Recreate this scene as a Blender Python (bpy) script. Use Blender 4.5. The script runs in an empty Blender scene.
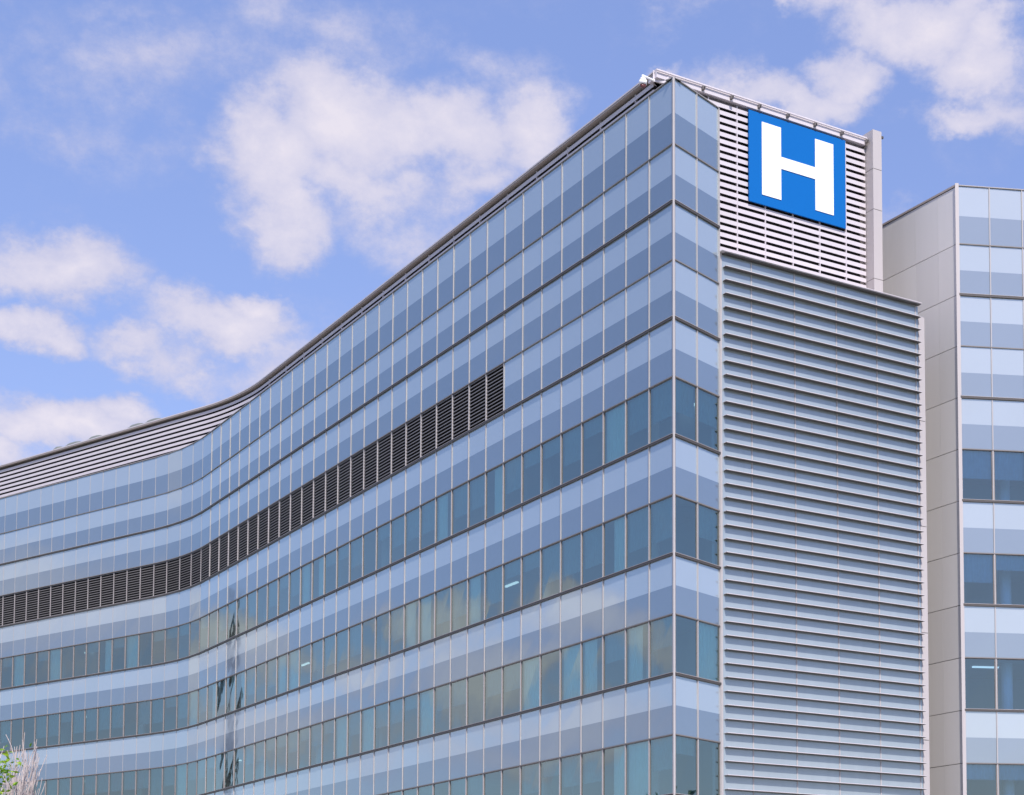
import bpy, math, random
from mathutils import Vector, Matrix
random.seed(7)
SC = bpy.context.scene
COL = SC.collection
R = math.radians
G = 1.7                      # eye height above the ground; survey heights below are measured from the eye
ROW = 2.1

# ------------------------------------------------------------------ materials
def new_mat(name):
    m = bpy.data.materials.new(name); m.use_nodes = True
    nt = m.node_tree; nt.nodes.clear()
    out = nt.nodes.new('ShaderNodeOutputMaterial')
    return m, nt, out
def N(nt, typ, **kw):
    n = nt.nodes.new(typ)
    for k, v in kw.items():
        if k.startswith('i_'): n.inputs[k[2:].replace('_', ' ')].default_value = v
        else: setattr(n, k, v)
    return n
def math_n(nt, op, a, b=None, c=None, clamp=False):
    n = nt.nodes.new('ShaderNodeMath'); n.operation = op; n.use_clamp = clamp
    for i, v in enumerate((a, b, c)):
        if v is None: continue
        if isinstance(v, (int, float)): n.inputs[i].default_value = v
        else: nt.links.new(v, n.inputs[i])
    return n.outputs[0]
def varied_colour(nt, col, amt=0.08, scale=1.5, island=0.0, streak=False, lo=None):
    """base colour with soft blotches, optional vertical streaks, optional per-panel variation"""
    tc = N(nt, 'ShaderNodeTexCoord')
    src = tc.outputs['Object']
    if streak:
        mp = N(nt, 'ShaderNodeMapping'); mp.inputs['Scale'].default_value = (1, 1, 0.08)
        nt.links.new(src, mp.inputs['Vector']); src = mp.outputs[0]
    no = N(nt, 'ShaderNodeTexNoise'); no.inputs['Scale'].default_value = scale; no.inputs['Detail'].default_value = 5
    nt.links.new(src, no.inputs['Vector'])
    f = math_n(nt, 'MULTIPLY_ADD', no.outputs['Fac'], 2*amt, 1-amt)
    if island:
        ge = N(nt, 'ShaderNodeNewGeometry')
        g = math_n(nt, 'MULTIPLY_ADD', ge.outputs['Random Per Island'], 2*island, -island)
        f = math_n(nt, 'ADD', f, g)
        oi = N(nt, 'ShaderNodeObjectInfo')
        f = math_n(nt, 'ADD', f, math_n(nt, 'MULTIPLY_ADD', oi.outputs['Random'], 2*island, -island))
    vm = N(nt, 'ShaderNodeVectorMath', operation='SCALE')
    vm.inputs[0].default_value = col[:3]
    nt.links.new(f, vm.inputs['Scale'])
    return vm.outputs[0]
def matte(name, col, rough=0.6, metal=0.0, amt=0.08, scale=1.5, island=0.0, streak=False, spec=0.5, bump=0.0):
    m, nt, out = new_mat(name)
    p = N(nt, 'ShaderNodeBsdfPrincipled')
    p.inputs['Roughness'].default_value = rough; p.inputs['Metallic'].default_value = metal
    p.inputs['Specular IOR Level'].default_value = spec
    nt.links.new(varied_colour(nt, col, amt, scale, island, streak), p.inputs['Base Color'])
    if bump:
        no = N(nt, 'ShaderNodeTexNoise'); no.inputs['Scale'].default_value = 30
        b = N(nt, 'ShaderNodeBump'); b.inputs['Strength'].default_value = bump
        nt.links.new(no.outputs['Fac'], b.inputs['Height']); nt.links.new(b.outputs[0], p.inputs['Normal'])
    nt.links.new(p.outputs[0], out.inputs[0])
    return m
def glass_bump(nt, strength=0.02, scale=0.9):
    tc = N(nt, 'ShaderNodeTexCoord')
    no = N(nt, 'ShaderNodeTexNoise'); no.inputs['Scale'].default_value = scale; no.inputs['Detail'].default_value = 1
    nt.links.new(tc.outputs['Object'], no.inputs['Vector'])
    b = N(nt, 'ShaderNodeBump'); b.inputs['Strength'].default_value = strength; b.inputs['Distance'].default_value = 0.12
    nt.links.new(no.outputs['Fac'], b.inputs['Height'])
    return b.outputs[0]
def coated_panel(name, col, refl=0.32, rough=0.04, tint=(0.80, 0.94, 0.92), island=0.04, amt=0.03, streak=False):
    """opaque spandrel glass: painted back, coated mirror-like front"""
    m, nt, out = new_mat(name)
    d = N(nt, 'ShaderNodeBsdfDiffuse'); g = N(nt, 'ShaderNodeBsdfGlossy')
    g.inputs['Roughness'].default_value = rough; g.inputs['Color'].default_value = (*tint, 1)
    nt.links.new(varied_colour(nt, col, amt, 3.0 if streak else 0.6, island, streak), d.inputs['Color'])
    nrm = glass_bump(nt); nt.links.new(nrm, g.inputs['Normal'])
    fr = N(nt, 'ShaderNodeFresnel'); fr.inputs['IOR'].default_value = 1.5
    fac = math_n(nt, 'MULTIPLY_ADD', fr.outputs[0], 0.9, refl, clamp=True)
    mx = N(nt, 'ShaderNodeMixShader')
    nt.links.new(fac, mx.inputs[0]); nt.links.new(d.outputs[0], mx.inputs[1]); nt.links.new(g.outputs[0], mx.inputs[2])
    nt.links.new(mx.outputs[0], out.inputs[0])
    return m
def vision_glass(name, refl=0.24, trans=(0.50, 0.77, 0.84), tint=(0.80, 0.98, 0.92)):
    m, nt, out = new_mat(name)
    t = N(nt, 'ShaderNodeBsdfTransparent'); t.inputs['Color'].default_value = (*trans, 1)
    g = N(nt, 'ShaderNodeBsdfGlossy'); g.inputs['Roughness'].default_value = 0.015; g.inputs['Color'].default_value = (*tint, 1)
    nt.links.new(glass_bump(nt), g.inputs['Normal'])
    fr = N(nt, 'ShaderNodeFresnel'); fr.inputs['IOR'].default_value = 1.5
    fac = math_n(nt, 'MULTIPLY_ADD', fr.outputs[0], 0.9, refl, clamp=True)
    mx = N(nt, 'ShaderNodeMixShader')
    nt.links.new(fac, mx.inputs[0]); nt.links.new(t.outputs[0], mx.inputs[1]); nt.links.new(g.outputs[0], mx.inputs[2])
    nt.links.new(mx.outputs[0], out.inputs[0])
    return m
def emit(name, col, s):
    m, nt, out = new_mat(name)
    e = N(nt, 'ShaderNodeEmission'); e.inputs[0].default_value = (*col, 1); e.inputs[1].default_value = s
    nt.links.new(e.outputs[0], out.inputs[0]); return m
def leaf_mat(name, a, b):
    m, nt, out = new_mat(name)
    p = N(nt, 'ShaderNodeBsdfPrincipled'); p.inputs['Roughness'].default_value = 0.5
    ge = N(nt, 'ShaderNodeNewGeometry')
    cr = N(nt, 'ShaderNodeValToRGB'); cr.color_ramp.elements[0].color = (*a, 1); cr.color_ramp.elements[1].color = (*b, 1)
    nt.links.new(ge.outputs['Random Per Island'], cr.inputs[0]); nt.links.new(cr.outputs[0], p.inputs['Base Color'])
    tr = N(nt, 'ShaderNodeBsdfTranslucent'); nt.links.new(cr.outputs[0], tr.inputs[0])
    mx = N(nt, 'ShaderNodeMixShader'); mx.inputs[0].default_value = 0.35
    nt.links.new(p.outputs[0], mx.inputs[1]); nt.links.new(tr.outputs[0], mx.inputs[2])
    nt.links.new(mx.outputs[0], out.inputs[0]); return m

M = dict(
    span_light=coated_panel('pale fritted glass', (0.35, 0.40, 0.465), 0.29),
    span_dark=coated_panel('grey blue fritted glass', (0.15, 0.19, 0.26), 0.21),
    span_wing=coated_panel('pale grey fritted glass', (0.195, 0.215, 0.245), 0.20),
    span_wing_light=coated_panel('white fritted glass', (0.37, 0.385, 0.39), 0.24),
    window_wing=vision_glass('deep blue window glass', 0.13, (0.46, 0.72, 0.96)),
    window=vision_glass('tinted window glass'),
    alu=matte('pale anodised aluminium', (0.42, 0.39, 0.38), 0.4, 0.0, 0.05),
    dark=matte('dark bronze trim', (0.075, 0.065, 0.06), 0.5, 0.0, 0.1),
    midtrim=matte('grey bronze trim', (0.20, 0.18, 0.17), 0.5, 0.0, 0.1),
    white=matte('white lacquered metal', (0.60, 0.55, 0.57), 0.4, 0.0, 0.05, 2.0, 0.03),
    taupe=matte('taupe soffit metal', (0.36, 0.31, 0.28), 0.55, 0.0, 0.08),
    darkblade=matte('dark bronze blade', (0.085, 0.075, 0.07), 0.5),
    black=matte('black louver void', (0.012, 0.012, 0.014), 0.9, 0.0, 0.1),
    grille=matte('bronze grille blades', (0.20, 0.185, 0.18), 0.45, 0.0, 0.1),
    beige=matte('beige metal panel', (0.46, 0.42, 0.41), 0.5, 0.0, 0.05, 1.2, 0.02, True),
    greyp=matte('warm grey metal panel', (0.64, 0.61, 0.58), 0.42, 0.0, 0.05, 1.4, 0.045, True),
    louvp=coated_panel('pale blue metal sheet', (0.28, 0.32, 0.335), 0.12, 0.15, (0.80, 0.93, 1.0), 0.03, 0.07, True),
    joint=matte('joint sealant', (0.10, 0.09, 0.085), 0.8),
    signblue=matte('sign blue enamel', (0.0, 0.125, 0.42), 0.5, 0.0, 0.015, spec=0.2),
    signwhite=matte('sign white enamel', (0.90, 0.90, 0.90), 0.4, 0.0, 0.01),
    ceiling=matte('office ceiling tile', (0.62, 0.64, 0.62), 0.9),
    inwall=matte('office wall paint', (0.46, 0.53, 0.58), 0.9, 0, 0.25, 0.35),
    infloor=matte('office carpet', (0.10, 0.12, 0.15), 0.95),
    blind=matte('grey roller blind fabric', (0.34, 0.42, 0.45), 0.85, 0.0, 0.15, 3.0),
    curtain=matte('white curtain fabric', (0.88, 0.90, 0.86), 0.85, 0.0, 0.06, 3.0),
    column=matte('white painted column', (0.80, 0.82, 0.80), 0.7),
    desk=matte('office furniture laminate', (0.45, 0.42, 0.38), 0.6, 0, 0.2),
    lamp=emit('ceiling lamp glow', (0.9, 0.95, 0.95), 0.55),
    roof=matte('roof membrane', (0.34, 0.33, 0.32), 0.9),
    skyl=matte('grey green skylight plastic', (0.16, 0.17, 0.15), 0.6),
    cam_white=matte('white camera plastic', (0.82, 0.80, 0.80), 0.35),
    cam_dark=matte('dark camera dome', (0.16, 0.05, 0.05), 0.15),
    bark=matte('leafy tree bark', (0.10, 0.075, 0.055), 0.9, 0, 0.3, 8),
    palebark=matte('pale bare twig bark', (0.50, 0.43, 0.40), 0.8, 0, 0.2, 8),
    leaf=leaf_mat('bright green leaves', (0.10, 0.24, 0.012), (0.36, 0.50, 0.03)),
    leafd=leaf_mat('deep green leaves', (0.05, 0.10, 0.03), (0.12, 0.20, 0.06)),
    asphalt=matte('asphalt', (0.05, 0.05, 0.052), 0.9, 0, 0.25, 3, bump=0.3),
    paving=matte('concrete paving', (0.32, 0.31, 0.29), 0.85, 0, 0.15, 2, bump=0.2),
    kerb=matte('kerb stone', (0.38, 0.37, 0.35), 0.85, 0, 0.15, 2),
    paint=matte('road paint', (0.72, 0.72, 0.70), 0.7, 0, 0.1, 5),
    lawn=matte('mown lawn', (0.05, 0.09, 0.025), 0.95, 0, 0.35, 0.7, bump=0.4),
)
# ------------------------------------------------------------------ helpers
class MB:
    def __init__(s): s.v = []; s.f = []; s.m = []; s.slots = []
    def slot(s, mat):
        if mat not in s.slots: s.slots.append(mat)
        return s.slots.index(mat)
    def poly(s, pts, mat):
        i = len(s.v); s.v += [tuple(p) for p in pts]; s.f.append(tuple(range(i, i+len(pts)))); s.m.append(s.slot(mat))
    def hexa(s, b, t, mat):
        """b, t: four bottom and four top points, counter clockwise seen from above"""
        i = len(s.v); s.v += [tuple(p) for p in b] + [tuple(p) for p in t]; k = s.slot(mat)
        for f in ((3, 2, 1, 0), (4, 5, 6, 7), (0, 1, 5, 4), (1, 2, 6, 5), (2, 3, 7, 6), (3, 0, 4, 7)):
            s.f.append(tuple(i+j for j in f)); s.m.append(k)
    def prism(s, pts, z0, z1, mat):
        n = len(pts); i = len(s.v); k = s.slot(mat)
        s.v += [(p[0], p[1], z0) for p in pts] + [(p[0], p[1], z1) for p in pts]
        s.f.append(tuple(range(i+n-1, i-1, -1))); s.m.append(k)
        s.f.append(tuple(range(i+n, i+2*n))); s.m.append(k)
        for j in range(n):
            q = (j+1) % n; s.f.append((i+j, i+q, i+n+q, i+n+j)); s.m.append(k)
    def tube(s, a, b, ra, rb, mat, n=6):
        a, b = Vector(a), Vector(b); d = (b-a)
        if d.length < 1e-6: return
        q = d.to_track_quat('Z', 'Y'); i = len(s.v); k = s.slot(mat)
        for c, r in ((a, ra), (b, rb)):
            for j in range(n):
                t = 2*math.pi*j/n; s.v.append(tuple(c + q @ Vector((r*math.cos(t), r*math.sin(t), 0))))
        for j in range(n):
            e = (j+1) % n; s.f.append((i+j, i+e, i+n+e, i+n+j)); s.m.append(k)
        s.f.append(tuple(i+n+j for j in range(n))); s.m.append(k)
        s.f.append(tuple(i+n-1-j for j in range(n))); s.m.append(k)
    def build(s, name, parent=None, smooth=False):
        me = bpy.data.meshes.new(name); me.from_pydata(s.v, [], s.f)
        for m in s.slots: me.materials.append(m)
        me.polygons.foreach_set('material_index', s.m)
        if smooth: me.polygons.foreach_set('use_smooth', [True]*len(s.f))
        me.update()
        o = bpy.data.objects.new(name, me); COL.objects.link(o)
        if parent is not None: attach(o, parent)
        return o
def world_of(o):
    m = o.matrix_basis
    return (world_of(o.parent) @ o.matrix_parent_inverse @ m) if o.parent else m
def attach(o, parent):
    o.parent = parent; o.matrix_parent_inverse = world_of(parent).inverted()
def thing(name, loc, label, cat, group=None):
    o = bpy.data.objects.new(name, None); o.empty_display_size = 0.5; COL.objects.link(o)
    o.location = loc; o['label'] = label; o['category'] = cat
    if group: o['group'] = group
    return o
def tag(o, label, cat, group=None):
    o['label'] = label; o['category'] = cat
    if group: o['group'] = group
    return o
def struct(o): o['kind'] = 'structure'; return o

# ------------------------------------------------------------------ plan of the building (metres, eye at origin)
def fillet(A, d1, B, d2, Rad, L1, L2, step=0.8):
    """path: from A along d1, turning onto the line through B along d2"""
    A, B, d1, d2 = Vector(A), Vector(B), Vector(d1).normalized(), Vector(d2).normalized()
    det = d1.x*(-d2.y) + d2.x*d1.y
    w = B-A; s = (w.x*(-d2.y) + d2.x*w.y)/det
    X = A + d1*s
    th = math.acos(max(-1, min(1, d1.dot(d2)))); T = Rad*math.tan(th/2)
    side = 1 if d1.x*d2.y-d1.y*d2.x > 0 else -1
    nrm = Vector((-d1.y, d1.x))*side
    st = X-d1*T; cen = st+nrm*Rad
    pts = [A]; n = 14
    for i in range(n+1):
        a = th*i/n*side
        v = st-cen; pts.append(cen + Vector((v.x*math.cos(a)-v.y*math.sin(a), v.x*math.sin(a)+v.y*math.cos(a))))
    pts.append(X+d2*L2)
    return pts
class Path:
    def __init__(s, pts):
        s.p = [Vector(q) for q in pts]; s.c = [0]
        for a, b in zip(s.p, s.p[1:]): s.c.append(s.c[-1]+(b-a).length)
        s.L = s.c[-1]
    def at(s, u):
        i = 0
        while i < len(s.p)-2 and u > s.c[i+1]: i += 1
        a, b = s.p[i], s.p[i+1]; t = (b-a).normalized()
        return a+t*(u-s.c[i]), t
    def out(s, t, sign): return Vector((t.y, -t.x))*sign
    def samples(s, u0, u1):
        return [u0]+[c for c in s.c if u0+0.02 < c < u1-0.02]+[u1]
class Wall:
    """a vertical facade along a path; n>0 is outwards"""
    def __init__(s, path, sign):
        s.path = path; s.sign = sign
    def P(s, u, n, z):
        # smooth normal across path corners
        e = 0.35
        p, t = s.path.at(u)
        t2 = (s.path.at(min(u+e, s.path.L))[0]-s.path.at(max(u-e, 0))[0]).normalized()
        nn = Vector((t2.y, -t2.x))*s.sign
        q = p+nn*n
        return Vector((q.x, q.y, z+G))
    def box(s, mb, u0, u1, n0, n1, z0, z1, mat):
        us = s.path.samples(u0, u1)
        for a, b in zip(us, us[1:]):
            B = [s.P(a, n0, z0), s.P(b, n0, z0), s.P(b, n1, z0), s.P(a, n1, z0)]
            if s.sign > 0: B = [B[0], B[3], B[2], B[1]]
            Tt = [q+Vector((0, 0, z1-z0)) for q in B]
            mb.hexa(B, Tt, mat)
    def strip(s, mb, u0, u1, n0, n1, z0, z1, mat):
        """continuous swept box along the path (no internal end faces)"""
        us = s.path.samples(u0, u1)
        R4 = [[s.P(u, n0, z0), s.P(u, n1, z0), s.P(u, n1, z1), s.P(u, n0, z1)] for u in us]
        i = len(mb.v); k = mb.slot(mat)
        for r in R4: mb.v += [tuple(q) for q in r]
        for j in range(len(us)-1):
            for c in range(4):
                a = i+4*j+c; b = i+4*j+(c+1) % 4
                mb.f.append((a, b, b+4, a+4) if s.sign > 0 else (a, a+4, b+4, b)); mb.m.append(k)
        mb.f.append((i+3, i+2, i+1, i) if s.sign > 0 else (i, i+1, i+2, i+3)); mb.m.append(k)
        e = i+4*(len(us)-1)
        mb.f.append((e, e+1, e+2, e+3) if s.sign > 0 else (e+3, e+2, e+1, e)); mb.m.append(k)

CA = Vector((-1.216, 59.79))                     # sharp glass corner
DA = Vector((-0.5669, 0.8238))
CB = Vector((0.385, 62.01))                      # end of the short facet
CD = Vector((0.8363, 0.5483))                    # direction of the louvered end wall
NC = Vector((CD.y, -CD.x))                       # its outward normal
CE = CB + CD*9.40
facA = Wall(Path(fillet(CA, DA, (-34.75, 105.95), (-0.821, 0.571), 18, 0, 30)), -1)
facB = Wall(Path([CA, CB]), 1)
facC = Wall(Path([CB, CB+CD*9.74]), 1)
SA = Wall(Path(fillet((-2.04, 63.88), DA, (-33.94, 105.54), (-0.816, 0.578), 20, 0, 30)), -1)   # roof cornice line, curved side
S0 = CB - NC*2.85
SCW = Wall(Path([S0-CD*1.0, S0+CD*9.6]), 1)      # roof screen on the louvered side
D0 = Vector((10.0, 68.4)); DD = Vector((0.9877, 0.1564)).normalized()
facD = Wall(Path([D0, D0+DD*8.4]), 1)
facG = Wall(Path([D0, D0+DA*14]), -1)            # grey side wall of the wing
def zk(k): return 31.55 if k <= 0 else 29.16-(k-1)*ROW
ZBASE = -G
WINROWS = (5, 7, 9, 11, 13)
HEAVY = (2, 4, 6, 8, 10, 12, 14)
TOPZ = 31.55

B = thing('hospital_building', (0, 75, 0), 'long curved block of blue glass bands with sharp glass corner and louvered end wall', 'building')
W = thing('hospital_building', (12, 72, 0), 'wing at the right edge with blank warm grey side wall and pale glass bands', 'building')

# projection only used to rank repeats by how large they show
def size_rank(P):
    return (P.xy.length)

# ------------------------------------------------------------------ curtain wall
def tilt(): return random.gauss(0, 0.003)
def panel_front(mb, wall, u0, u1, z0, z1, mat, n=0.0, tl=None):
    a, b, c, d = tl or (tilt(), tilt(), tilt(), tilt())
    pts = [wall.P(u0, n+a, z0), wall.P(u1, n+b, z0), wall.P(u1, n+c, z1), wall.P(u0, n+d, z1)]
    if wall.sign < 0: pts = [pts[1], pts[0], pts[3], pts[2]]
    mb.poly(pts, mat)
def spandrel(mb, wall, u0, u1, z0, z1):
    dk = M['span_wing'] if wall is facD else M['span_dark']; lt = M['span_wing_light'] if wall is facD else M['span_light']
    zm = z0+(z1-z0)*0.485
    tl = tilt(); tr = tilt(); bl = tilt(); br = tilt(); ml = (tl+bl)/2; mr = (tr+br)/2
    panel_front(mb, wall, u0, u1, zm, z1, lt, 0, (ml, mr, tr, tl))
    panel_front(mb, wall, u0, u1, z0, zm, dk, 0, (bl, br, mr, ml))
def grille(mb, wall, u0, u1, z0, z1):
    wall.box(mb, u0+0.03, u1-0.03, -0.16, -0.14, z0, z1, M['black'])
    z = z0+0.06
    while z < z1-0.05:
        # sloped blade
        B4 = [wall.P(u0+0.03, -0.12, z+0.05), wall.P(u1-0.03, -0.12, z+0.05), wall.P(u1-0.03, 0.0, z), wall.P(u0+0.03, 0.0, z)]
        if wall.sign > 0: B4 = [B4[0], B4[3], B4[2], B4[1]]
        mb.hexa(B4, [q+Vector((0, 0, 0.04)) for q in B4], M['grille'])
        z += 0.15

# columns (mullion positions) of the long facade
usA = [0.0]
while usA[-1] < 50.0: usA.append(usA[-1]+1.58)
while usA[-1] < 53.5: usA.append(usA[-1]+1.45)
while usA[-1] < 72.0: usA.append(usA[-1]+1.30)
usB = [0.0, 1.371, 2.738]
usD = [0.0, 1.37, 2.74, 4.11, 5.48, 6.85, 8.22]

jobs_span, jobs_win, jobs_gr = [], [], []
def collect(wall, us, owner, louv_from=None):
    for a, b in zip(us, us[1:]):
        for r in range(0, 14):
            z1, z0 = zk(r), zk(r+1)
            c = wall.P((a+b)/2, 0, (z0+z1)/2)
            rec = (wall, a, b, z0, z1, owner, r, c)
            if r in WINROWS: jobs_win.append(rec)
            elif r == 3 and louv_from is not None and a >= louv_from-0.01: jobs_gr.append(rec)
            else: jobs_span.append(rec)
collect(facA, usA, B, 12.64)
collect(facB, usB, B)
collect(facD, usD, W)
def shows(rec):
    wall, a, b, z0, z1, ow, r, c = rec
    # rough framing of the photograph: what is in view comes first, nearest first
    x = c.x/c.y; e = (c.z-G)/c.y
    inside = -0.41 < x < 0.185 and e > 0.10
    p, t = wall.path.at((a+b)/2); n = Vector((t.y, -t.x))*wall.sign
    facing = max(0.05, -(n.dot(c.xy.normalized())))
    area = (b-a)*(z1-z0)*facing/c.xy.length_squared
    return -(area+(1 if inside else 0))
for owner in (B, W):
    lst = sorted([j for j in jobs_span if j[5] is owner], key=shows)
    for rec in lst[:100]:
        mb = MB(); spandrel(mb, *rec[:5]); mb.build('spandrel_panel', owner)
    if lst[100:]:
        mb = MB()
        for rec in lst[100:]: spandrel(mb, *rec[:5])
        o = mb.build('spandrel_panel', owner); o['kind'] = 'stuff'
for rec in jobs_gr:
    mb = MB(); grille(mb, *rec[:5]); mb.build('louver_grille', B)

# windows, each with its frame and (some) blinds
def add_window(mbp, mbf, wall, u0, u1, z0, z1):
    panel_front(mbp, wall, u0+0.01, u1-0.01, z0+0.01, z1-0.01, M['window_wing' if wall is facD else 'window'], -0.01)
    for (a, b, c, d) in ((u0, u1, z0, z0+0.045), (u0, u1, z1-0.045, z1)):
        wall.box(mbf, a+0.03, b-0.03, -0.05, 0.012, c, d, M['midtrim'])
    for (a, b) in ((u0+0.025, u0+0.06), (u1-0.06, u1-0.025)):
        wall.box(mbf, a, b, -0.05, 0.011, z0+0.045, z1-0.045, M['midtrim'])
brnd = random.Random(21)
def blind_spec(rec):
    wall, a, b, z0, z1, ow, r, c = rec
    x = brnd.random()
    h = z1-z0
    if wall is facA:
        k = usA.index(a)
        full = {(7, 12), (7, 13), (5, 8), (5, 11), (9, 6), (9, 12), (7, 22), (7, 23), (9, 16), (11, 18), (5, 2), (11, 2), (9, 3)}
        if (r, k) in full: return 0.97
        if r == 11 and k > 33: return 0.97 if x < 0.75 else 0.6
        if r == 5 and k > 33: return 0.97 if x < 0.22 else (0.3 if x < 0.6 else 0)
        if r == 9 and k > 33: return 0.55+0.25*(x > 0.5) if x < 0.8 else 0
    if x < (0.20 if wall is facA and a > 45 else 0.08): return 0.97
    half = {5: 0.62, 7: 0.68, 9: 0.5, 11: 0.55, 13: 0.5}[r]
    if wall is facD or wall is facB: return 0.55 if x < 0.5 else (0.3 if x < 0.7 else 0)
    if x < 0.72: return half
    if x < 0.90: return 0.3
    return 0
def add_blind(mb, rec, s):
    wall, a, b, z0, z1 = rec[:5]
    zb = z1-(z1-z0)*s
    # gently folded fabric
    n = 12; k = mb.slot(M['curtain' if s > 0.9 else 'blind']); i = len(mb.v)
    w0 = a+0.035; w1 = b-0.035
    if s > 0.9 and brnd.random() < 0.5:
        if brnd.random() < 0.5: w1 = a+(b-a)*0.62
        else: w0 = a+(b-a)*0.38
    for j in range(n+1):
        u = w0+(w1-w0)*j/n; d = -0.12+0.012*(-1)**j
        mb.v.append(tuple(wall.P(u, d, zb))); mb.v.append(tuple(wall.P(u, d, z1-0.02)))
    for j in range(n):
        f = (i+2*j, i+2*j+2, i+2*j+3, i+2*j+1); mb.f.append(f if wall.sign > 0 else f[::-1]); mb.m.append(k)
for owner in (B, W):
    lst = sorted([j for j in jobs_win if j[5] is owner], key=shows)
    for rec in lst[:100]:
        mb, mf = MB(), MB(); add_window(mb, mf, *rec[:5])
        w = mb.build('window', owner); mf.build('window_frame', w)
        s = blind_spec(rec)
        if s: bb = MB(); add_blind(bb, rec, s); bb.build('blind', w)
    if lst[100:]:
        mb, bb = MB(), MB()
        for rec in lst[100:]:
            add_window(mb, mb, *rec[:5])
            s = blind_spec(rec)
            if s: add_blind(bb, rec, s)
        o = mb.build('window', owner); o['kind'] = 'stuff'
        if bb.v: o2 = bb.build('blind', owner); o2['kind'] = 'stuff'

# mullions and transoms
def mullions(wall, us, owner, skip_first=False, mat='alu', w=0.021, n=0.035):
    for i, u in enumerate(us):
        if skip_first and i == 0: continue
        if wall is facA and u > 50.0: w, n = 0.013, 0.012
        mb = MB(); a = max(0, u-w); b = min(wall.path.L, u+w)
        wall.box(mb, a, b, -0.06, n, ZBASE+0.3, TOPZ, M[mat]); mb.build('mullion', owner)
mullions(facA, usA, B, True); mullions(facB, usB[:2], B, True); mullions(facD, usD, W, True)
mb = MB(); c = CA-Vector((0, 0.0))
mb.prism([(c.x-0.06, c.y+0.03), (c.x-0.02, c.y-0.06), (c.x+0.04, c.y-0.035), (c.x+0.06, c.y+0.04), (c.x, c.y+0.12)], 0.3, TOPZ+G+0.02, M['alu']); mb.build('corner_post', B)
mb = MB(); facB.box(mb, 2.70, 2.738, -0.2, 0.06, ZBASE+0.3, TOPZ, M['alu']); mb.build('corner_post', B)
def transoms(wall, u0, u1, owner):
    for k in range(1, 15):
        h = 0.040 if k in HEAVY else 0.020; n = 0.065 if k in HEAVY else 0.045
        mb = MB(); wall.strip(mb, u0, u1, -0.06, n, zk(k)-h, zk(k)+h, M['dark'] if k in HEAVY else M['midtrim'])
        if k in HEAVY: wall.strip(mb, u0, u1, -0.05, n+0.01, zk(k)+h+0.003, zk(k)+h+0.018, M['alu'])
        mb.build('transom', owner)
transoms(facA, 0.0, usA[-1], B); transoms(facB, 0.0, 2.738, B); transoms(facD, 0.05, usD[-1], W)
for wall, L, ow in ((facA, usA[-1], B), (facB, 2.738, B), (facD, usD[-1], W)):
    mb = MB(); wall.strip(mb, 0, L, -0.35, 0.045, TOPZ+0.003, TOPZ+0.025, M['midtrim'])
    wall.strip(mb, 0, L, -0.35, 0.035, TOPZ+0.028, TOPZ+0.05, M['alu']); mb.build('parapet_cap', ow)
    mb = MB(); wall.strip(mb, 0.02, L, -0.4, 0.02, ZBASE, zk(14), M['beige']); mb.build('base_course', ow)

# backing walls, floors and rooms behind the glass
def rooms(wall, u0, u1, owner, depth=5.5, inset=0.0):
    for r in WINROWS:
        z1, z0 = zk(r), zk(r+1)
        mb = MB(); wall.strip(mb, u0+inset, u1, -depth, -0.09, z0-2.0, z0-0.03, M['infloor']); mb.build('floor_slab', owner)
        mb = MB(); wall.strip(mb, u0+inset, u1, -depth, -0.10, z1+0.03, z1+0.06, M['ceiling']); mb.build('office_ceiling', owner)
        mb = MB(); wall.strip(mb, u0+inset, u1, -depth-0.15, -depth+0.001, z0-0.03, z1+0.03, M['inwall']); mb.build('office_wall', owner)
        u = u0+inset+2.2
        while u < u1-1:
            mb = MB(); q = wall.P(u, -1.3, z0-0.03)
            mb.tube(q, q+Vector((0, 0, z1-z0+0.06)), 0.24, 0.24, M['column'], 14); mb.build('office_column', owner)
            u += 7.9
        u = u0+inset+1.0
        while u < u1-1:      # strip lamps on the ceiling
            if brnd.random() < (0.6 if wall is facD else 0.06):
                mb = MB(); wall.box(mb, u, u+1.1, -2.1, -1.98, z1-0.03, z1+0.027, M['lamp']); mb.build('ceiling_lamp', owner)
            u += 2.6
        # cross walls between offices
        u = u0+inset+4.5
        while u < u1-1:
            if brnd.random() < 0.6:
                mb = MB(); wall.box(mb, u, u+0.12, -depth+0.01, -1.6, z0-0.03, z1+0.025, M['inwall']); mb.build('partition_wall', owner)
            u += 3.95
rooms(facA, 0, usA[-1], B, 5.0, 1.2); rooms(facD, 0.05, 8.2, W, 5.0)
for r in WINROWS:   # small corner rooms behind the sharp facet
    z1, z0 = zk(r), zk(r+1)
    poly = [CA+DA*0.25+Vector((0.1, 0.15)), CB-Vector((0.1, 0.0))+Vector((-0.05, 0.1)), CB-CD*0.0-NC*5+Vector((0, 0)), CA+DA*6.0+Vector((0.2, 0.1))]
    P4 = [(p.x, p.y) for p in poly]
    mb = MB(); mb.prism(P4, z0-2.0+G, z0-0.035+G, M['infloor']); mb.build('floor_slab', B)
    mb = MB(); mb.prism(P4, z1+0.062+G, z1+0.09+G, M['ceiling']); mb.build('office_ceiling', B)
    w = Wall(Path([poly[2], poly[1]]), -1)
    mb = MB(); w.box(mb, 0, w.path.L, -0.15, 0, z0-0.03, z1+0.06, M['inwall']); mb.build('office_wall', B)
# ceiling lamps seen through the corner windows
for (x, y) in ((-1.35, 61.9), (-0.55, 62.9), (-2.6, 64.6)):
    mb = MB(); z = zk(5)+G-0.01; mb.tube((x, y, z), (x, y, z+0.05), 0.11, 0.11, M['lamp'], 12); mb.build('ceiling_lamp', B)
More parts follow.
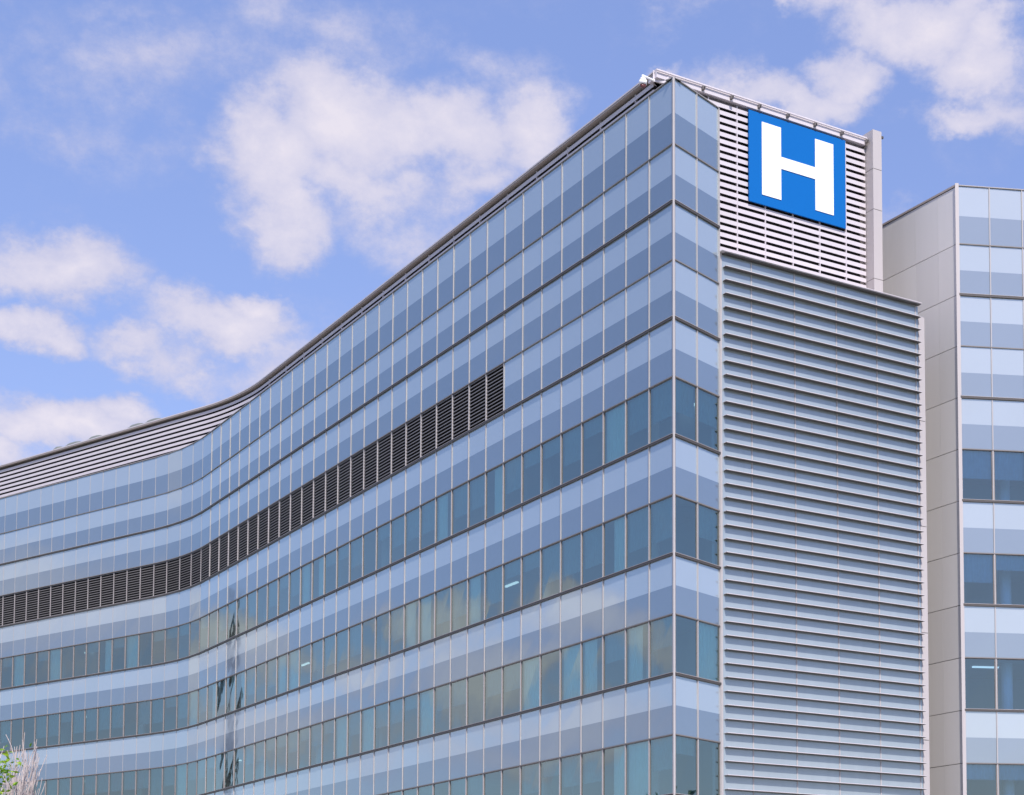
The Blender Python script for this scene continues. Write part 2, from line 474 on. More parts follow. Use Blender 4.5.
# back of the coated panels so no light leaks
for wall, L, ow in ((facA, usA[-1], B), (facB, 2.7, B), (facD, 8.2, W)):
    for r in (0, 1, 2, 3, 4, 6, 8, 10, 12):
        mb = MB(); wall.strip(mb, 0.25, L-0.1, -0.30, -0.20, zk(r+1)+0.07, zk(r)-0.07, M['black']); mb.build('backing_board', ow)

# main roof and rear volume
rear = [CE, CE+DA*52+Vector((-1, 1)), Vector((-60, 140))]
front = [facA.P(u, -0.3, 0).xy for u in reversed(facA.path.samples(0.4, usA[-1]))]
mb = MB(); pl = [CB-NC*3.35, CE-NC*3.35] + rear[1:] + front
mb.prism([(p.x, p.y) for p in pl], TOPZ-0.35+G, TOPZ-0.05+G, M['roof']); mb.build('roof', B)
mb = MB(); c0 = [CB-NC*0.25, CE-NC*0.25-CD*0.1, CE-NC*3.1-CD*0.1, CB-NC*3.1]
mb.prism([(p.x, p.y) for p in c0], 0, 25.9+G, M['roof'])
backw = Wall(Path([CE-NC*3.1-CD*0.1, rear[1], rear[2]]), 1)
backw.strip(mb, 0, backw.path.L, -0.3, 0, ZBASE, TOPZ-0.36, M['greyp']); mb.build('rear_wall', B)
endw = Wall(Path([facA.P(usA[-1], -0.1, 0).xy, rear[2]]), -1)
mb = MB(); endw.strip(mb, 0, endw.path.L, -0.3, 0, ZBASE, TOPZ-0.36, M['beige']); mb.build('end_wall', B)

# ------------------------------------------------------------------ louvered end wall
LT = 26.14
seams = [0.0, 1.43, 3.39, 5.35, 7.31, 9.27, 9.40]
for a, b in zip(seams, seams[1:]):
    if b-a < 0.3: b = 9.40
    z1 = LT-0.05; 
    mb = MB()
    zz = z1
    while zz > ZBASE:
        z0 = ZBASE
        facC.box(mb, a+0.012, b-0.012, -0.12, 0.0, z0+0.005, zz-0.005, M['louvp']); zz = z0
    mb.build('cladding_sheet', B)
    if a > 0 and a < 9.3:
        mb = MB(); facC.box(mb, a-0.02, a+0.02, -0.1, 0.018, ZBASE, z1, M['alu']); mb.build('seam_cover', B)
z = LT; pitch = 0.5035
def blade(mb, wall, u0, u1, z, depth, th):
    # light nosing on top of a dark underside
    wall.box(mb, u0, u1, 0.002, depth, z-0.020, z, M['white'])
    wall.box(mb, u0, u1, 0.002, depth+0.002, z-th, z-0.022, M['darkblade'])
i = 0
while z > ZBASE+0.3:
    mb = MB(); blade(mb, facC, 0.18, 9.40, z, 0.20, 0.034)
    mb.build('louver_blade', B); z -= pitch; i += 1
mb = MB(); facC.box(mb, 0.02, 0.11, -0.2, 0.03, ZBASE, LT+0.0, M['alu']); mb.build('edge_trim', B)
zz = LT-0.42; mb = MB()
while zz > ZBASE:
    z0 = max(ZBASE, zz-ROW*2)
    facC.box(mb, 9.405, 9.72, -0.35, 0.006, z0+0.012, zz-0.012, M['beige']); zz = z0
mb.build('edge_panel', B)
# ledge between the louvered wall and the roof screen
mb = MB(); facC.box(mb, 0.0, 9.42, -2.9, 0.24, LT+0.003, LT+0.03, M['white']); mb.build('ledge', B)

# ------------------------------------------------------------------ roof screen
sp = 0.2855
PH = 34.0
def screen_blade(wall, u0, u1, z, n0):
    mb = MB()
    us = wall.path.samples(u0, u1)
    rings = []
    for u in us:
        rings.append([wall.P(u, n0-0.12, z+0.17), wall.P(u, n0-0.12, z+0.15), wall.P(u, n0-0.012, z), wall.P(u, n0, z), wall.P(u, n0, z+0.165), wall.P(u, n0-0.02, z+0.175)])
    i = 0; k = mb.slot(M['white']); m = 6
    for r in rings: mb.v += [tuple(q) for q in r]
    for j in range(len(us)-1):
        for c in range(m):
            a = m*j+c; b = m*j+(c+1) % m
            mb.f.append((a, b, b+m, a+m) if wall.sign > 0 else (a, a+m, b+m, b)); mb.m.append(k)
    mb.f.append(tuple(range(m-1, -1, -1)) if wall.sign > 0 else tuple(range(m))); mb.m.append(k)
    e = m*(len(us)-1)
    mb.f.append(tuple(range(e, e+m)) if wall.sign > 0 else tuple(range(e+m-1, e-1, -1))); mb.m.append(k)
    return mb.build('screen_blade', B)
z = PH-0.32-sp
while z > 26.1:
    screen_blade(SCW, 0.55, 10.12, z, -0.02); z -= sp
z = PH-0.16-sp
while z > 31.5:
    screen_blade(SA, 0.3, 74.0, z, -0.17); z -= sp
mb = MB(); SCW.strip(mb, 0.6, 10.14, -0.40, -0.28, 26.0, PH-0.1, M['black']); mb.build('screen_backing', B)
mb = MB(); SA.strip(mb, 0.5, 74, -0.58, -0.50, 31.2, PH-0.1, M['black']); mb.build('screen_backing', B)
for u in (2.12, 3.45, 4.78, 6.11, 7.44, 8.77):   # screen posts, in line with the brackets
    mb = MB(); SCW.box(mb, u+0.33-0.018, u+0.33+0.018, -0.10, -0.008, 26.2, PH-0.35, M['white']); mb.build('screen_post', B)
u = 1.6
while u < 42:
    mb = MB(); SA.box(mb, u-0.014, u+0.014, -0.27, -0.164, 31.4, PH-0.2, M['white']); mb.build('screen_post', B); u += 2.62
# cornice: taupe soffit with a white edge
mb = MB(); SA.strip(mb, 0.0, 74, -0.60, -0.015, PH-0.13, PH-0.06, M['taupe'])
SA.strip(mb, 0.0, 74, -0.60, 0.0, PH-0.057, PH, M['white']); mb.build('cornice', B)
mb = MB(); SCW.strip(mb, 0.03, 10.05, -0.5, 0.10, PH-0.30, PH-0.04, M['white']); mb.build('cornice', B)
mb = MB()
SCW.strip(mb, 0.03, 10.12, -0.45, 0.115, PH-0.037, PH+0.03, M['white']); mb.build('coping', B)
mb = MB(); a = SCW.P(0.03, 0.16, PH-0.06); b = SCW.P(10.10, 0.16, PH-0.06); mb.tube(a, b, 0.025, 0.025, M['white'], 8); mb.build('rail', B)
for u in (1.10, 2.41, 3.72, 5.09, 6.44, 7.78, 9.05):
    mb = MB(); SCW.box(mb, u+1.0-0.055, u+1.0+0.055, 0.102, 0.24, PH-0.24, PH-0.12, M['midtrim']); SCW.box(mb, u+1.0-0.025, u+1.0+0.025, 0.242, 0.28, PH-0.21, PH-0.15, M['dark']); mb.build('bolt_bracket', B)
# end piece of the cornice at the corner
mb = MB(); p0 = SA.P(0, 0.0, 0); p1 = SCW.P(0.0, 0.16, 0)
pl = [SA.P(0.02, 0.02, 0).xy, SCW.P(0.55, 0.12, 0).xy, SCW.P(0.55, -0.5, 0).xy, SA.P(0.02, -0.9, 0).xy]
mb.prism([(p.x, p.y) for p in pl], PH-0.42+G, PH+0.012+G, M['white']); mb.build('cornice_end', B)
# penthouse roof
sa = [SA.P(u, -0.59, 0).xy for u in reversed(SA.path.samples(0.6, 74))]
pl = [SCW.P(0.8, -0.46, 0).xy, SCW.P(10.1, -0.46, 0).xy] + [r_+Vector((-1.6, 0.2)) for r_ in rear[1:]] + sa
mb = MB(); mb.prism([(p.x, p.y) for p in pl], PH-0.12+G, PH-0.05+G, M['roof']); mb.build('roof', B)
# tall fin at the right end of the screen
mb = MB()
for (za, zb) in ((LT+0.03, 28.0), (28.02, 30.9), (30.92, 32.6), (32.62, 34.25)):
    SCW.box(mb, 10.15, 10.6, -0.6, 0.45, za, zb-0.004, M['beige'])
SCW.box(mb, 10.16, 10.59, -0.59, 0.44, LT+0.03, 34.2, M['joint']); mb.build('corner_fin', B)
mb = MB(); q = SCW.P(10.66, 0.40, 34.05); SCW.box(mb, 10.61, 10.72, 0.36, 0.44, 34.0, 34.09, M['dark']); mb.build('bolt_bracket', B)

# ------------------------------------------------------------------ grey side wall of the wing
cols_g = [0.0, 1.12, 2.5, 4.0, 5.5, 7.0, 8.5, 10, 11.5, 13.9]
k = 0
zz = TOPZ-0.03
levels = [TOPZ-0.02]+[zk(i) for i in range(1, 15)]+[ZBASE]
mb_all = 0
for z1, z0 in zip(levels, levels[1:]):
    for a, b in zip(cols_g, cols_g[1:]):
        mb = MB(); o = tilt()*1.0
        facG.box(mb, a+0.004+(0.05 if a == 0 else 0), b-0.004, -0.10, 0.0+o*0.5, z0+0.013, z1-0.013, M['greyp'])
        if len([1 for _ in ()]) == 0 and z1 > 6 and a < 7: mb.build('wall_panel', W)
        else:
            mb_all = mb_all or MB()
            for f in ((a, b),): facG.box(mb_all, a+0.004, b-0.004, -0.10, 0.0, z0+0.013, z1-0.013, M['greyp'])
if mb_all: o = mb_all.build('wall_panel', W); o['kind'] = 'stuff'
mb = MB(); facG.strip(mb, 0.1, 13.9, -0.3, -0.06, ZBASE, TOPZ-0.05, M['joint']); mb.build('wall_core', W)
mb = MB(); facG.strip(mb, 0.0, 13.9, -0.3, 0.03, TOPZ+0.0, TOPZ+0.08, M['taupe']); mb.build('parapet_cap', W)
mb = MB(); mb.prism([(D0.x-0.055, D0.y-0.06), (D0.x+0.09, D0.y-0.05), (D0.x+0.09, D0.y+0.03), (D0.x-0.045, D0.y+0.05)], 0, TOPZ+G+0.1, M['beige']); mb.build('corner_post', W)
De = D0+DD*8.22; back = D0+DA*13.9; bk2 = De+DA*13
mb = MB(); mb.prism([(p.x, p.y) for p in (D0+DD*0.4+DA*0.4, De+DA*0.4-DD*0.1, bk2, back+DD*0.3)], TOPZ-0.3+G, TOPZ-0.03+G, M['roof']); mb.build('roof', W)
w = Wall(Path([De, bk2, back]), 1)
mb = MB(); w.strip(mb, 0, w.path.L, -0.3, 0, ZBASE, TOPZ-0.31, M['greyp']); mb.build('rear_wall', W)

# ------------------------------------------------------------------ the H sign (hangs on the screen: a thing of its own)
q = SCW.P(1.0+5.63, 0.0, 29.93)
S = thing('hospital_sign', q, 'square blue sign with a large white letter H high on the white louvered roof screen', 'sign')
mb = MB(); SCW.box(mb, 4.26, 9.0, 0.04, 0.10, 29.93, 33.60, M['signblue']); mb.build('sign_panel', S)
mb = MB()
def sb(pts, mb=mb):
    f = [SCW.P(u, 0.125, z) for u, z in pts]; b = [SCW.P(u, 0.102, z) for u, z in pts]; n = len(pts); i = len(mb.v)
    mb.v += [tuple(p) for p in f+b]; k = mb.slot(M['signwhite'])
    mb.f.append(tuple(range(i, i+n))); mb.m.append(k)
    for j in range(n):
        e = (j+1) % n; mb.f.append((i+j, i+n+j, i+n+e, i+e)); mb.m.append(k)
a0, a1, b0, b1 = 4.86, 5.78, 7.46, 8.37; t, bo, c1, c0 = 33.26, 30.32, 32.075, 31.59
sb([(a0, bo), (a1, bo), (a1, c0), (b0, c0), (b0, bo), (b1, bo), (b1, t), (b0, t), (b0, c1), (a1, c1), (a1, t), (a0, t)])
mb.build('letter', S)

# security camera on an arm at the corner
q = SA.P(0.6, 0.1, 33.4)
K = thing('security_camera', q, 'small white dome security camera on an arm at the roof corner above the glass edge', 'camera')
a = SA.P(0.03, -0.05, 33.62); b = SA.P(0.10, 0.42, 33.72)
mb = MB(); mb.tube(a, b, 0.045, 0.04, M['cam_white'], 8); mb.build('arm', K)
mb = MB(); mb.tube(b+Vector((0, 0, 0.02)), b-Vector((0, 0, 0.10)), 0.05, 0.06, M['cam_white'], 12)
mb.tube(b-Vector((0, 0, 0.10)), b-Vector((0, 0, 0.20)), 0.10, 0.155, M['cam_white'], 16)
mb.tube(b-Vector((0, 0, 0.20)), b-Vector((0, 0, 0.36)), 0.155, 0.14, M['cam_white'], 16); mb.build('housing', K, True)
mb = MB(); c = b-Vector((0, 0, 0.36)); rr = 0.125; pr = rr; pz = 0
for j in range(1, 6):
    an = j/5*math.pi/2; r2 = rr*math.cos(an); z2 = -rr*math.sin(an)
    mb.tube(c+Vector((0, 0, pz)), c+Vector((0, 0, z2)), pr, max(r2, 0.002), M['cam_dark'], 14); pr, pz = max(r2, 0.002), z2
mb.build('dome', K, True)

# low skylights behind the cornice, far left
sky_specs = [(63.9, 0.30, 'short round plastic roof vent, leftmost of the small fittings on the far left roof edge', 'roof_vent', 'vent'),
             (62.2, 0.85, 'low grey skylight just right of the short vent on the curved roof edge', 'skylight', 'skylight'),
             (59.9, 0.68, 'low grey domed skylight standing alone on the curved roof edge', 'skylight', 'skylight'),
             (55.7, 0.78, 'low grey skylight touching another one on the curved roof, left of the pair', 'skylight', 'skylight'),
             (54.0, 0.78, 'low grey skylight nearest the bend of the roof, right of the touching pair', 'skylight', 'skylight')]
for (u, L, lab, nm, cat) in sky_specs:
    base = SA.P(u, -0.9, PH-0.03); t_ = (SA.P(u+0.3, -1.6, 0)-SA.P(u-0.3, -1.6, 0)); t_.z = 0; t_.normalize(); nn = Vector((t_.y, -t_.x, 0))
    T = thing(nm, base, lab, cat)
    mb = MB(); hw = L/1.0
    P = [base+t_*hw*sx+nn*0.55*sy for sx, sy in ((-1, -1), (1, -1), (1, 1), (-1, 1))]
    mb.hexa(P, [p+Vector((0, 0, 0.20)) for p in P], M['midtrim']); mb.build('curb', T)
    mb = MB(); n1, n2 = 10, 6; k = mb.slot(M['skyl'])
    for j in range(n2+1):
        for i in range(n1+1):
            x = -1+2*i/n1; y = -1+2*j/n2; h = 0.30*max(0, (1-x**4))*max(0, (1-y*y))**0.5
            mb.v.append(tuple(base+t_*hw*x+nn*0.55*y+Vector((0, 0, 0.205+h))))
    for j in range(n2):
        for i in range(n1):
            a = j*(n1+1)+i; mb.f.append((a, a+1, a+n1+2, a+n1+1)); mb.m.append(k)
    mb.build('dome', T, True)

# ------------------------------------------------------------------ ground, street
mb = MB(); mb.poly([(-1500, -1500, 0), (1500, -1500, 0), (1500, 1500, 0), (-1500, 1500, 0)], M['lawn']); struct(mb.build('ground'))
mb = MB(); mb.prism([(-70, 26), (60, 26), (60, 67), (18, 66), (-0, 59), (-30, 100), (-70, 128)], 0.004, 0.12, M['paving']); struct(mb.build('pavement'))
mb = MB(); mb.poly([(-300, 10, 0.004), (300, 10, 0.004), (300, 25.6, 0.004), (-300, 25.6, 0.004)], M['asphalt']); struct(mb.build('road'))
mb = MB()
for x in range(-290, 290, 9): mb.poly([(x, 17.7, 0.008), (x+3.5, 17.7, 0.008), (x+3.5, 17.85, 0.008), (x, 17.85, 0.008)], M['paint'])
struct(mb.build('road_marking'))
mb = MB(); mb.prism([(-300, 25.6), (300, 25.6), (300, 25.85), (-300, 25.85)], 0, 0.14, M['kerb']); struct(mb.build('kerb'))

# ------------------------------------------------------------------ trees
def limb(mb, a, d, L, r, depth, rnd, mat, tips, up=0.35, spread=0.5, segs=3, kids=3, minr=0.006):
    p = Vector(a); dd = Vector(d).normalized()
    for s in range(segs):
        q = p+dd*(L/segs); r2 = max(minr, r*(1-0.32/segs*1.2))
        mb.tube(p, q, r, r2, mat, 6 if r > 0.03 else 4)
        p, r = q, r2
        if depth > 0 and (s > 0 or depth < 3):
            for _ in range(kids if s == segs-1 else 1):
                v = Vector((rnd.uniform(-1, 1), rnd.uniform(-1, 1), rnd.uniform(-0.3, 0.6)))*spread
                limb(mb, p, dd+v, L*rnd.uniform(0.55, 0.8), r*0.62, depth-1, rnd, mat, tips, up, spread, segs, kids, minr)
        dd = (dd+Vector((rnd.uniform(-1, 1), rnd.uniform(-1, 1), rnd.uniform(-1, 1)))*0.16+Vector((0, 0, up*0.2))).normalized()
    tips.append(p)
def leafy_tree(x, y, h, cr, label, mat, seed, leaves, size, group=None, crown_z=0.62, name='leafy_tree'):
    rnd = random.Random(seed)
    T = thing(name, (x, y, 0), label, 'tree', group)
    mb = MB(); tips = []
    limb(mb, (x, y, 0), (0, 0, 1), h*0.42, h*0.022, 0, rnd, M['bark'], tips)
    top = tips[-1]; tips = []
    for _ in range(7):
        limb(mb, top, (rnd.uniform(-1, 1), rnd.uniform(-1, 1), 0.9), h*0.26, h*0.011, 2, rnd, M['bark'], tips, spread=0.7, kids=2)
    mb.build('trunk', T)
    lb = MB(); k = lb.slot(mat)
    cen = Vector((x, y, h*crown_z)); hz = h*(1-crown_z)
    clumps = []
    for _ in range(70):
        v = Vector((rnd.gauss(0, 1), rnd.gauss(0, 1), rnd.gauss(0, 1))).normalized()*rnd.uniform(0.45, 1.0)**0.6
        clumps.append(cen+Vector((v.x*cr, v.y*cr, v.z*hz*0.95)))
    for _ in range(leaves):
        c = rnd.choice(clumps); s = cr*(0.12 if cr < 3 else 0.16)
        p = c+Vector((rnd.gauss(0, s), rnd.gauss(0, s), rnd.gauss(0, s*0.75)))
        a = Vector((rnd.uniform(-1, 1), rnd.uniform(-1, 1), rnd.uniform(-1, 1))).normalized()
        b = a.orthogonal().normalized(); b.rotate(Matrix.Rotation(rnd.uniform(0, 6.28), 3, a)); e = a.cross(b)
        w = size*rnd.uniform(0.6, 1.2)
        i = len(lb.v)
        lb.v += [tuple(p-b*w), tuple(p+e*w*0.45+a*w*0.1), tuple(p+b*w), tuple(p-e*w*0.45+a*w*0.1)]
        lb.f.append((i, i+1, i+2, i+3)); lb.m.append(k)
    lb.build('crown', T)
    return T
leafy_tree(-14.12, 30, 6.2, 2.15, 'bright green leafy tree at the lower left edge, in front of pale bare twigs', M['leaf'], 3, 24000, 0.06)
# pale bare tree
rnd = random.Random(5)
T = thing('bare_tree', (-14.0, 34.5, 0), 'leafless tree with pale pinkish upright twigs beside the bright green leaves', 'tree')
mb = MB(); tips = []
limb(mb, (-14.0, 34.5, 0), (0, 0, 1), 2.5, 0.07, 0, rnd, M['palebark'], tips)
mb.build('trunk', T)
mb = MB(); top = tips[-1]; t2 = []
for j in range(7):
    a = 6.28*j/7
    limb(mb, top, (0.15*math.cos(a)-0.06, 0.15*math.sin(a), 1), 1.5, 0.042, 3, rnd, M['palebark'], t2, up=0.9, spread=0.24, kids=2, minr=0.007)
mb.build('branches', T)
# trees of the grounds outside the frame, seen only mirrored in the glass
for i, (x, y, h, lab) in enumerate(((34, 70, 11, 'deep green shade tree beyond the right wing, nearest the road'), (41, 78, 12.5, 'tallest deep green shade tree beyond the right wing'), (47, 70, 10, 'smallest deep green shade tree beyond the right wing'))):
    leafy_tree(x, y, h, h*0.33, lab, M['leafd'], 30+i, 5000, 0.38, 'shade trees beyond the right wing')
for i, (x, y, h) in enumerate(((-62, 86, 13), (-72, 96, 14), (-85, 104, 15), (-58, 70, 12), (-76, 78, 15))):
    leafy_tree(x, y, h, h*0.34, 'deep green shade tree on the lawn left of the curved block', M['leafd'], 50+i, 5000, 0.38, 'shade trees left of the curved block')

mx_, my_, mh = -82.5, 137.9, 38.0  # unseen mast, added so the curved glass mirrors a dark upright streak
T = thing('added_reflection_mast', (mx_, my_, 0), 'unseen dark lattice mast added left of the curved block to mirror a dark streak in its glass', 'mast')
mb = MB(); cs = [Vector((mx_+0.5*math.cos(a), my_+0.75*math.sin(a), 0)) for a in (0.3, 2.4, 4.5)]
def ml(c, z): t = 1-0.75*z/mh; return Vector((mx_+(c.x-mx_)*t, my_+(c.y-my_)*t, z))
for c in cs: mb.tube(ml(c, 0), ml(c, mh), 0.10, 0.06, M['dark'], 6)
mb.build('leg', T)
mb = MB(); z = 0
while z < mh-2:
    for i in range(3):
        mb.tube(ml(cs[i], z), ml(cs[(i+1) % 3], z+2), 0.04, 0.04, M['dark'], 4); mb.tube(ml(cs[i], z+2), ml(cs[(i+1) % 3], z), 0.04, 0.04, M['dark'], 4)
    z += 2
mb.build('bracing', T)
# ------------------------------------------------------------------ sky
SUN_AZ, SUN_EL = 164.0, 50.0
w = bpy.data.worlds.new('World'); SC.world = w; w.use_nodes = True
nt = w.node_tree; nt.nodes.clear(); L = nt.links.new
out = nt.nodes.new('ShaderNodeOutputWorld'); bg = nt.nodes.new('ShaderNodeBackground'); bg.inputs['Strength'].default_value = 0.12
sky = nt.nodes.new('ShaderNodeTexSky'); sky.sky_type = 'NISHITA'; sky.sun_disc = False
sky.sun_elevation = R(SUN_EL); sky.sun_rotation = R(SUN_AZ); sky.air_density = 1.0; sky.dust_density = 0.6; sky.ozone_density = 1.6
tint = nt.nodes.new('ShaderNodeVectorMath'); tint.operation = 'MULTIPLY'; tint.inputs[1].default_value = (1.01, 0.90, 1.05)
L(sky.outputs[0], tint.inputs[0]); TINT = tint
tc = nt.nodes.new('ShaderNodeTexCoord'); sep = nt.nodes.new('ShaderNodeSeparateXYZ'); L(tc.outputs['Generated'], sep.inputs[0])
az = math_n(nt, 'MULTIPLY', math_n(nt, 'ARCTAN2', sep.outputs['X'], sep.outputs['Y']), 57.2958)
el = math_n(nt, 'MULTIPLY', math_n(nt, 'ARCSINE', sep.outputs['Z']), 57.2958)
cmb = nt.nodes.new('ShaderNodeCombineXYZ'); L(az, cmb.inputs[0]); L(el, cmb.inputs[1])
flat = nt.nodes.new('ShaderNodeMapRange'); flat.inputs['From Min'].default_value = 2; flat.inputs['From Max'].default_value = 30
flat.inputs['To Min'].default_value = 0.62; flat.inputs['To Max'].default_value = 1.04; L(el, flat.inputs['Value'])
t2 = nt.nodes.new('ShaderNodeVectorMath'); t2.operation = 'SCALE'; L(tint.outputs[0], t2.inputs[0]); L(flat.outputs[0], t2.inputs['Scale'])
# billowing distortion and body noise, on the direction vector
def noise(scale, detail, rough, off, dist=0.0):
    mp = nt.nodes.new('ShaderNodeMapping'); mp.inputs['Location'].default_value = off; mp.inputs['Scale'].default_value = (1, 1, 1.35)
    L(tc.outputs['Generated'], mp.inputs[0])
    n = nt.nodes.new('ShaderNodeTexNoise'); n.inputs['Scale'].default_value = scale; n.inputs['Detail'].default_value = detail
    n.inputs['Roughness'].default_value = rough; n.inputs['Distortion'].default_value = dist
    L(mp.outputs[0], n.inputs['Vector']); return n
n1 = noise(9, 7, 0.6, (3.1, 1.7, 0.4)); n2 = noise(24, 9, 0.66, (0.2, 5.0, 2.0)); n3 = noise(5, 6, 0.6, (7.7, 0.3, 1.2), 0.6); n4 = noise(38, 8, 0.68, (1.2, 4.0, 9.0), 0.3)
dsub = nt.nodes.new('ShaderNodeVectorMath'); dsub.operation = 'SUBTRACT'; L(n1.outputs['Color'], dsub.inputs[0]); dsub.inputs[1].default_value = (0.5, 0.5, 0.5)
dm = nt.nodes.new('ShaderNodeVectorMath'); dm.operation = 'MULTIPLY'; L(dsub.outputs[0], dm.inputs[0]); dm.inputs[1].default_value = (9.0, 6.0, 0)
pos = nt.nodes.new('ShaderNodeVectorMath'); pos.operation = 'ADD'; L(cmb.outputs[0], pos.inputs[0]); L(dm.outputs[0], pos.inputs[1])
# clouds: azimuth, elevation, half width, half height (degrees), weight
blobs = CLOUDS = [
]
import json
def pix(x, y):
    f, px, py, p = 1750, 709.75, 843.8, 0.073
    u = (x-px)/f; v = -(y-py)/f
    d = Vector((u, math.cos(p)-v*math.sin(p), math.sin(p)+v*math.cos(p))).normalized()
    return math.degrees(math.atan2(d.x, d.y)), math.degrees(math.asin(d.z))
def cl(x, y, rx, ry, wt):
    a, e = pix(x, y); s = 1/30.5*0.93
    blobs.append((a, e, rx*s/math.cos(R(e)), ry*s, wt))
# the big cloud in the middle
cl(285, 165, 85, 55, 1.0); cl(360, 125, 95, 62, 1.0); cl(455, 130, 95, 50, .9); cl(550, 130, 60, 50, .85); cl(480, 175, 70, 35, .7); cl(300, 215, 65, 42, .95); cl(390, 190, 90, 35, .7)
# left middle, left lower
cl(45, 262, 85, 38, .95); cl(15, 325, 45, 22, .8); cl(215, 320, 85, 32, .95); cl(250, 298, 45, 22, .9); cl(125, 345, 60, 25, .7); cl(200, 370, 70, 20, .5)
cl(75, 432, 75, 30, 1.0); cl(125, 412, 45, 22, .8); cl(20, 455, 60, 25, .8)
# top right
cl(745, 5, 90, 22, .95); cl(930, 25, 80, 40, 1.0); cl(985, 60, 60, 40, .95); cl(850, 75, 50, 30, .8); cl(800, 108, 60, 22, .8); cl(960, 118, 45, 20, .75); cl(690, 65, 18, 10, .55)
# wisps at the top left
cl(120, 50, 170, 70, .38); cl(60, 120, 120, 50, .30); cl(330, 30, 170, 40, .40); cl(770, 105, 60, 24, .7); cl(720, 90, 50, 20, .45); cl(1000, 110, 50, 30, .6); cl(870, 20, 60, 30, .8); cl(420, 230, 120, 40, .42); cl(280, 360, 120, 40, .45); cl(700, 10, 60, 30, .45); cl(520, 60, 60, 30, .4); cl(900, 210, 60, 25, .38)
# clouds low in the west, mirrored by the lower windows
blobs += [(-65, 11.2, 1.9, 1.2, 1.5), (-60, 11.7, 1.8, 1.1, 1.5), (-53.5, 10.4, 2.2, 1.4, 1.4), (-57.5, 9.9, 1.9, 1.0, .9), (-62, 9.6, 2.2, 1.1, 1.4), (-67.8, 10.6, 1.7, 1.2, 1.5), (-64, 7.8, 6, 0.9, .8), (-55, 7.5, 4, 1.0, .8), (-76, 9.5, 5, 1.8, .9), (-88, 11, 7, 2.2, .9), (-100, 8, 8, 3, .8), (-80, 15, 5, 2, .45)]
tot = None
for (a, e, rx, ry, wt) in blobs:
    s = nt.nodes.new('ShaderNodeVectorMath'); s.operation = 'SUBTRACT'; L(pos.outputs[0], s.inputs[0]); s.inputs[1].default_value = (a, e, 0)
    m_ = nt.nodes.new('ShaderNodeVectorMath'); m_.operation = 'MULTIPLY'; L(s.outputs[0], m_.inputs[0]); m_.inputs[1].default_value = (1/(rx*1.35), 1/(ry*1.35), 0)
    ln = nt.nodes.new('ShaderNodeVectorMath'); ln.operation = 'LENGTH'; L(m_.outputs[0], ln.inputs[0])
    v = math_n(nt, 'MULTIPLY', math_n(nt, 'SUBTRACT', 1.0, ln.outputs['Value'], clamp=True), wt*1.25)
    tot = v if tot is None else math_n(nt, 'SMOOTH_MAX', tot, v, 0.12)
# loose cloud cover away from the view (behind and beside)
far = math_n(nt, 'MULTIPLY', math_n(nt, 'SUBTRACT', n3.outputs['Fac'], 0.52, clamp=True), 3.2)
away = nt.nodes.new('ShaderNodeMapRange'); away.inputs['From Min'].default_value = 30; away.inputs['From Max'].default_value = 50
L(math_n(nt, 'ABSOLUTE', math_n(nt, 'ADD', az, 6.0)), away.inputs['Value'])
far = math_n(nt, 'MULTIPLY', far, math_n(nt, 'MULTIPLY', away.outputs[0], 0.5))
tot = math_n(nt, 'MAXIMUM', tot, far)
det = math_n(nt, 'MULTIPLY_ADD', math_n(nt, 'SUBTRACT', n2.outputs['Fac'], 0.5), 1.15, tot)
dens = nt.nodes.new('ShaderNodeMapRange'); dens.interpolation_type = 'SMOOTHSTEP'; dens.inputs['From Min'].default_value = 0.06; dens.inputs['From Max'].default_value = 0.72
dens.inputs['To Max'].default_value = 0.94
L(det, dens.inputs['Value'])
gate = nt.nodes.new('ShaderNodeMapRange'); gate.inputs['From Min'].default_value = 0.0; gate.inputs['From Max'].default_value = 0.18; L(tot, gate.inputs['Value'])
dfac = math_n(nt, 'MULTIPLY', dens.outputs[0], gate.outputs[0])
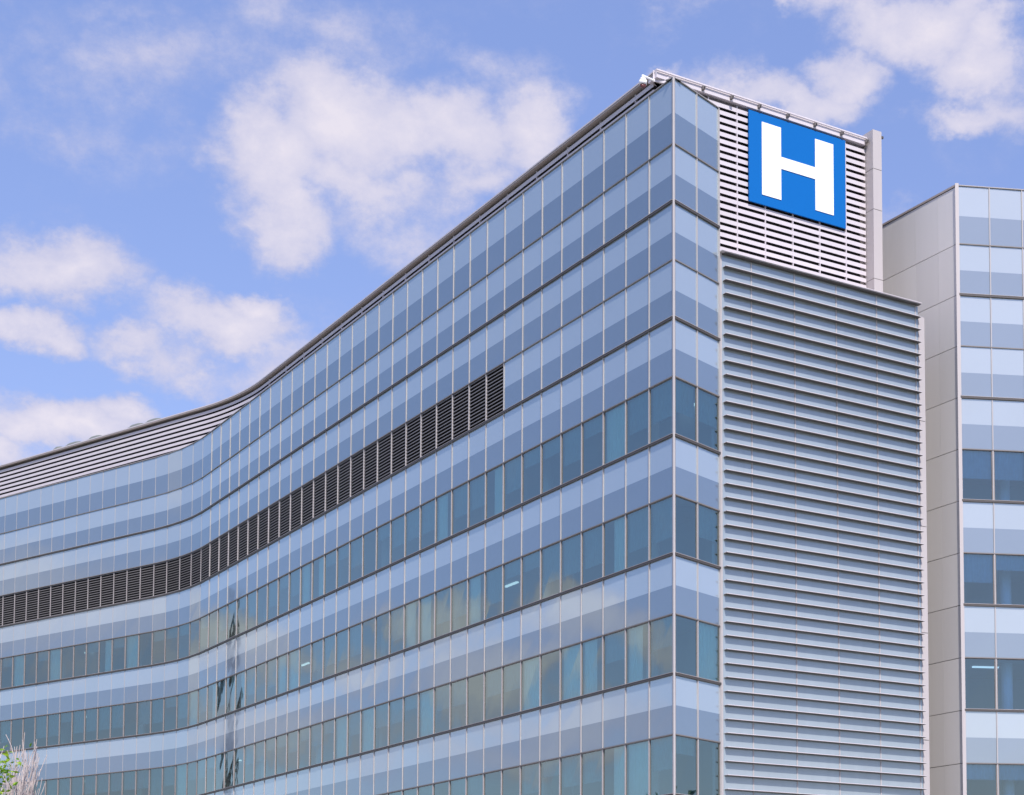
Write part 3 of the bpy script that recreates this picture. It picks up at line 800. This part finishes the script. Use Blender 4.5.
# cloud shade: bright billows, lavender grey hollows
ccr = nt.nodes.new('ShaderNodeValToRGB'); ccr.color_ramp.elements[0].position = 0.42; ccr.color_ramp.elements[1].position = 0.92
ccr.color_ramp.elements[0].color = (2.45, 2.55, 3.6, 1); ccr.color_ramp.elements[1].color = (3.95, 3.7, 4.1, 1)
sh = math_n(nt, 'ADD', math_n(nt, 'MULTIPLY', det, 0.42), math_n(nt, 'ADD', math_n(nt, 'MULTIPLY', n1.outputs['Fac'], 0.35), math_n(nt, 'MULTIPLY', n4.outputs['Fac'], 0.38))); L(sh, ccr.inputs[0])
mx = nt.nodes.new('ShaderNodeMix'); mx.data_type = 'RGBA'; L(dfac, mx.inputs['Factor']); L(t2.outputs[0], mx.inputs[6]); L(ccr.outputs[0], mx.inputs[7])
L(mx.outputs[2], bg.inputs[0]); L(bg.outputs[0], out.inputs[0])

sun = bpy.data.lights.new('sun', 'SUN'); sun.energy = 2.8; sun.angle = R(0.5); sun.color = (1.0, 0.95, 0.90)
so = bpy.data.objects.new('sun', sun); COL.objects.link(so)
sd = Vector((math.sin(R(SUN_AZ))*math.cos(R(SUN_EL)), math.cos(R(SUN_AZ))*math.cos(R(SUN_EL)), math.sin(R(SUN_EL))))
so.rotation_euler = sd.to_track_quat('Z', 'Y').to_euler(); so.location = (20, -40, 60)

# ------------------------------------------------------------------ camera
cam = bpy.data.cameras.new('camera'); co = bpy.data.objects.new('camera', cam); COL.objects.link(co); SC.camera = co
cam.sensor_width = 36; cam.sensor_fit = 'HORIZONTAL'; cam.lens = 1750/1024*36
cam.shift_x = (512-709.75)/1024; cam.shift_y = (843.8-397.5)/1024
cam.clip_start = 0.5; cam.clip_end = 5000
pitch, roll = 0.073, -0.0026
co.location = (0, 0, G)
co.rotation_euler = (Matrix.Rotation(math.pi/2+pitch, 3, 'X') @ Matrix.Rotation(roll, 3, 'Z')).to_euler()
SC.view_settings.view_transform = 'Standard'; SC.view_settings.look = 'None'; SC.view_settings.exposure = 0.85; SC.view_settings.gamma = 1
SC.render.resolution_x = 1024; SC.render.resolution_y = 795
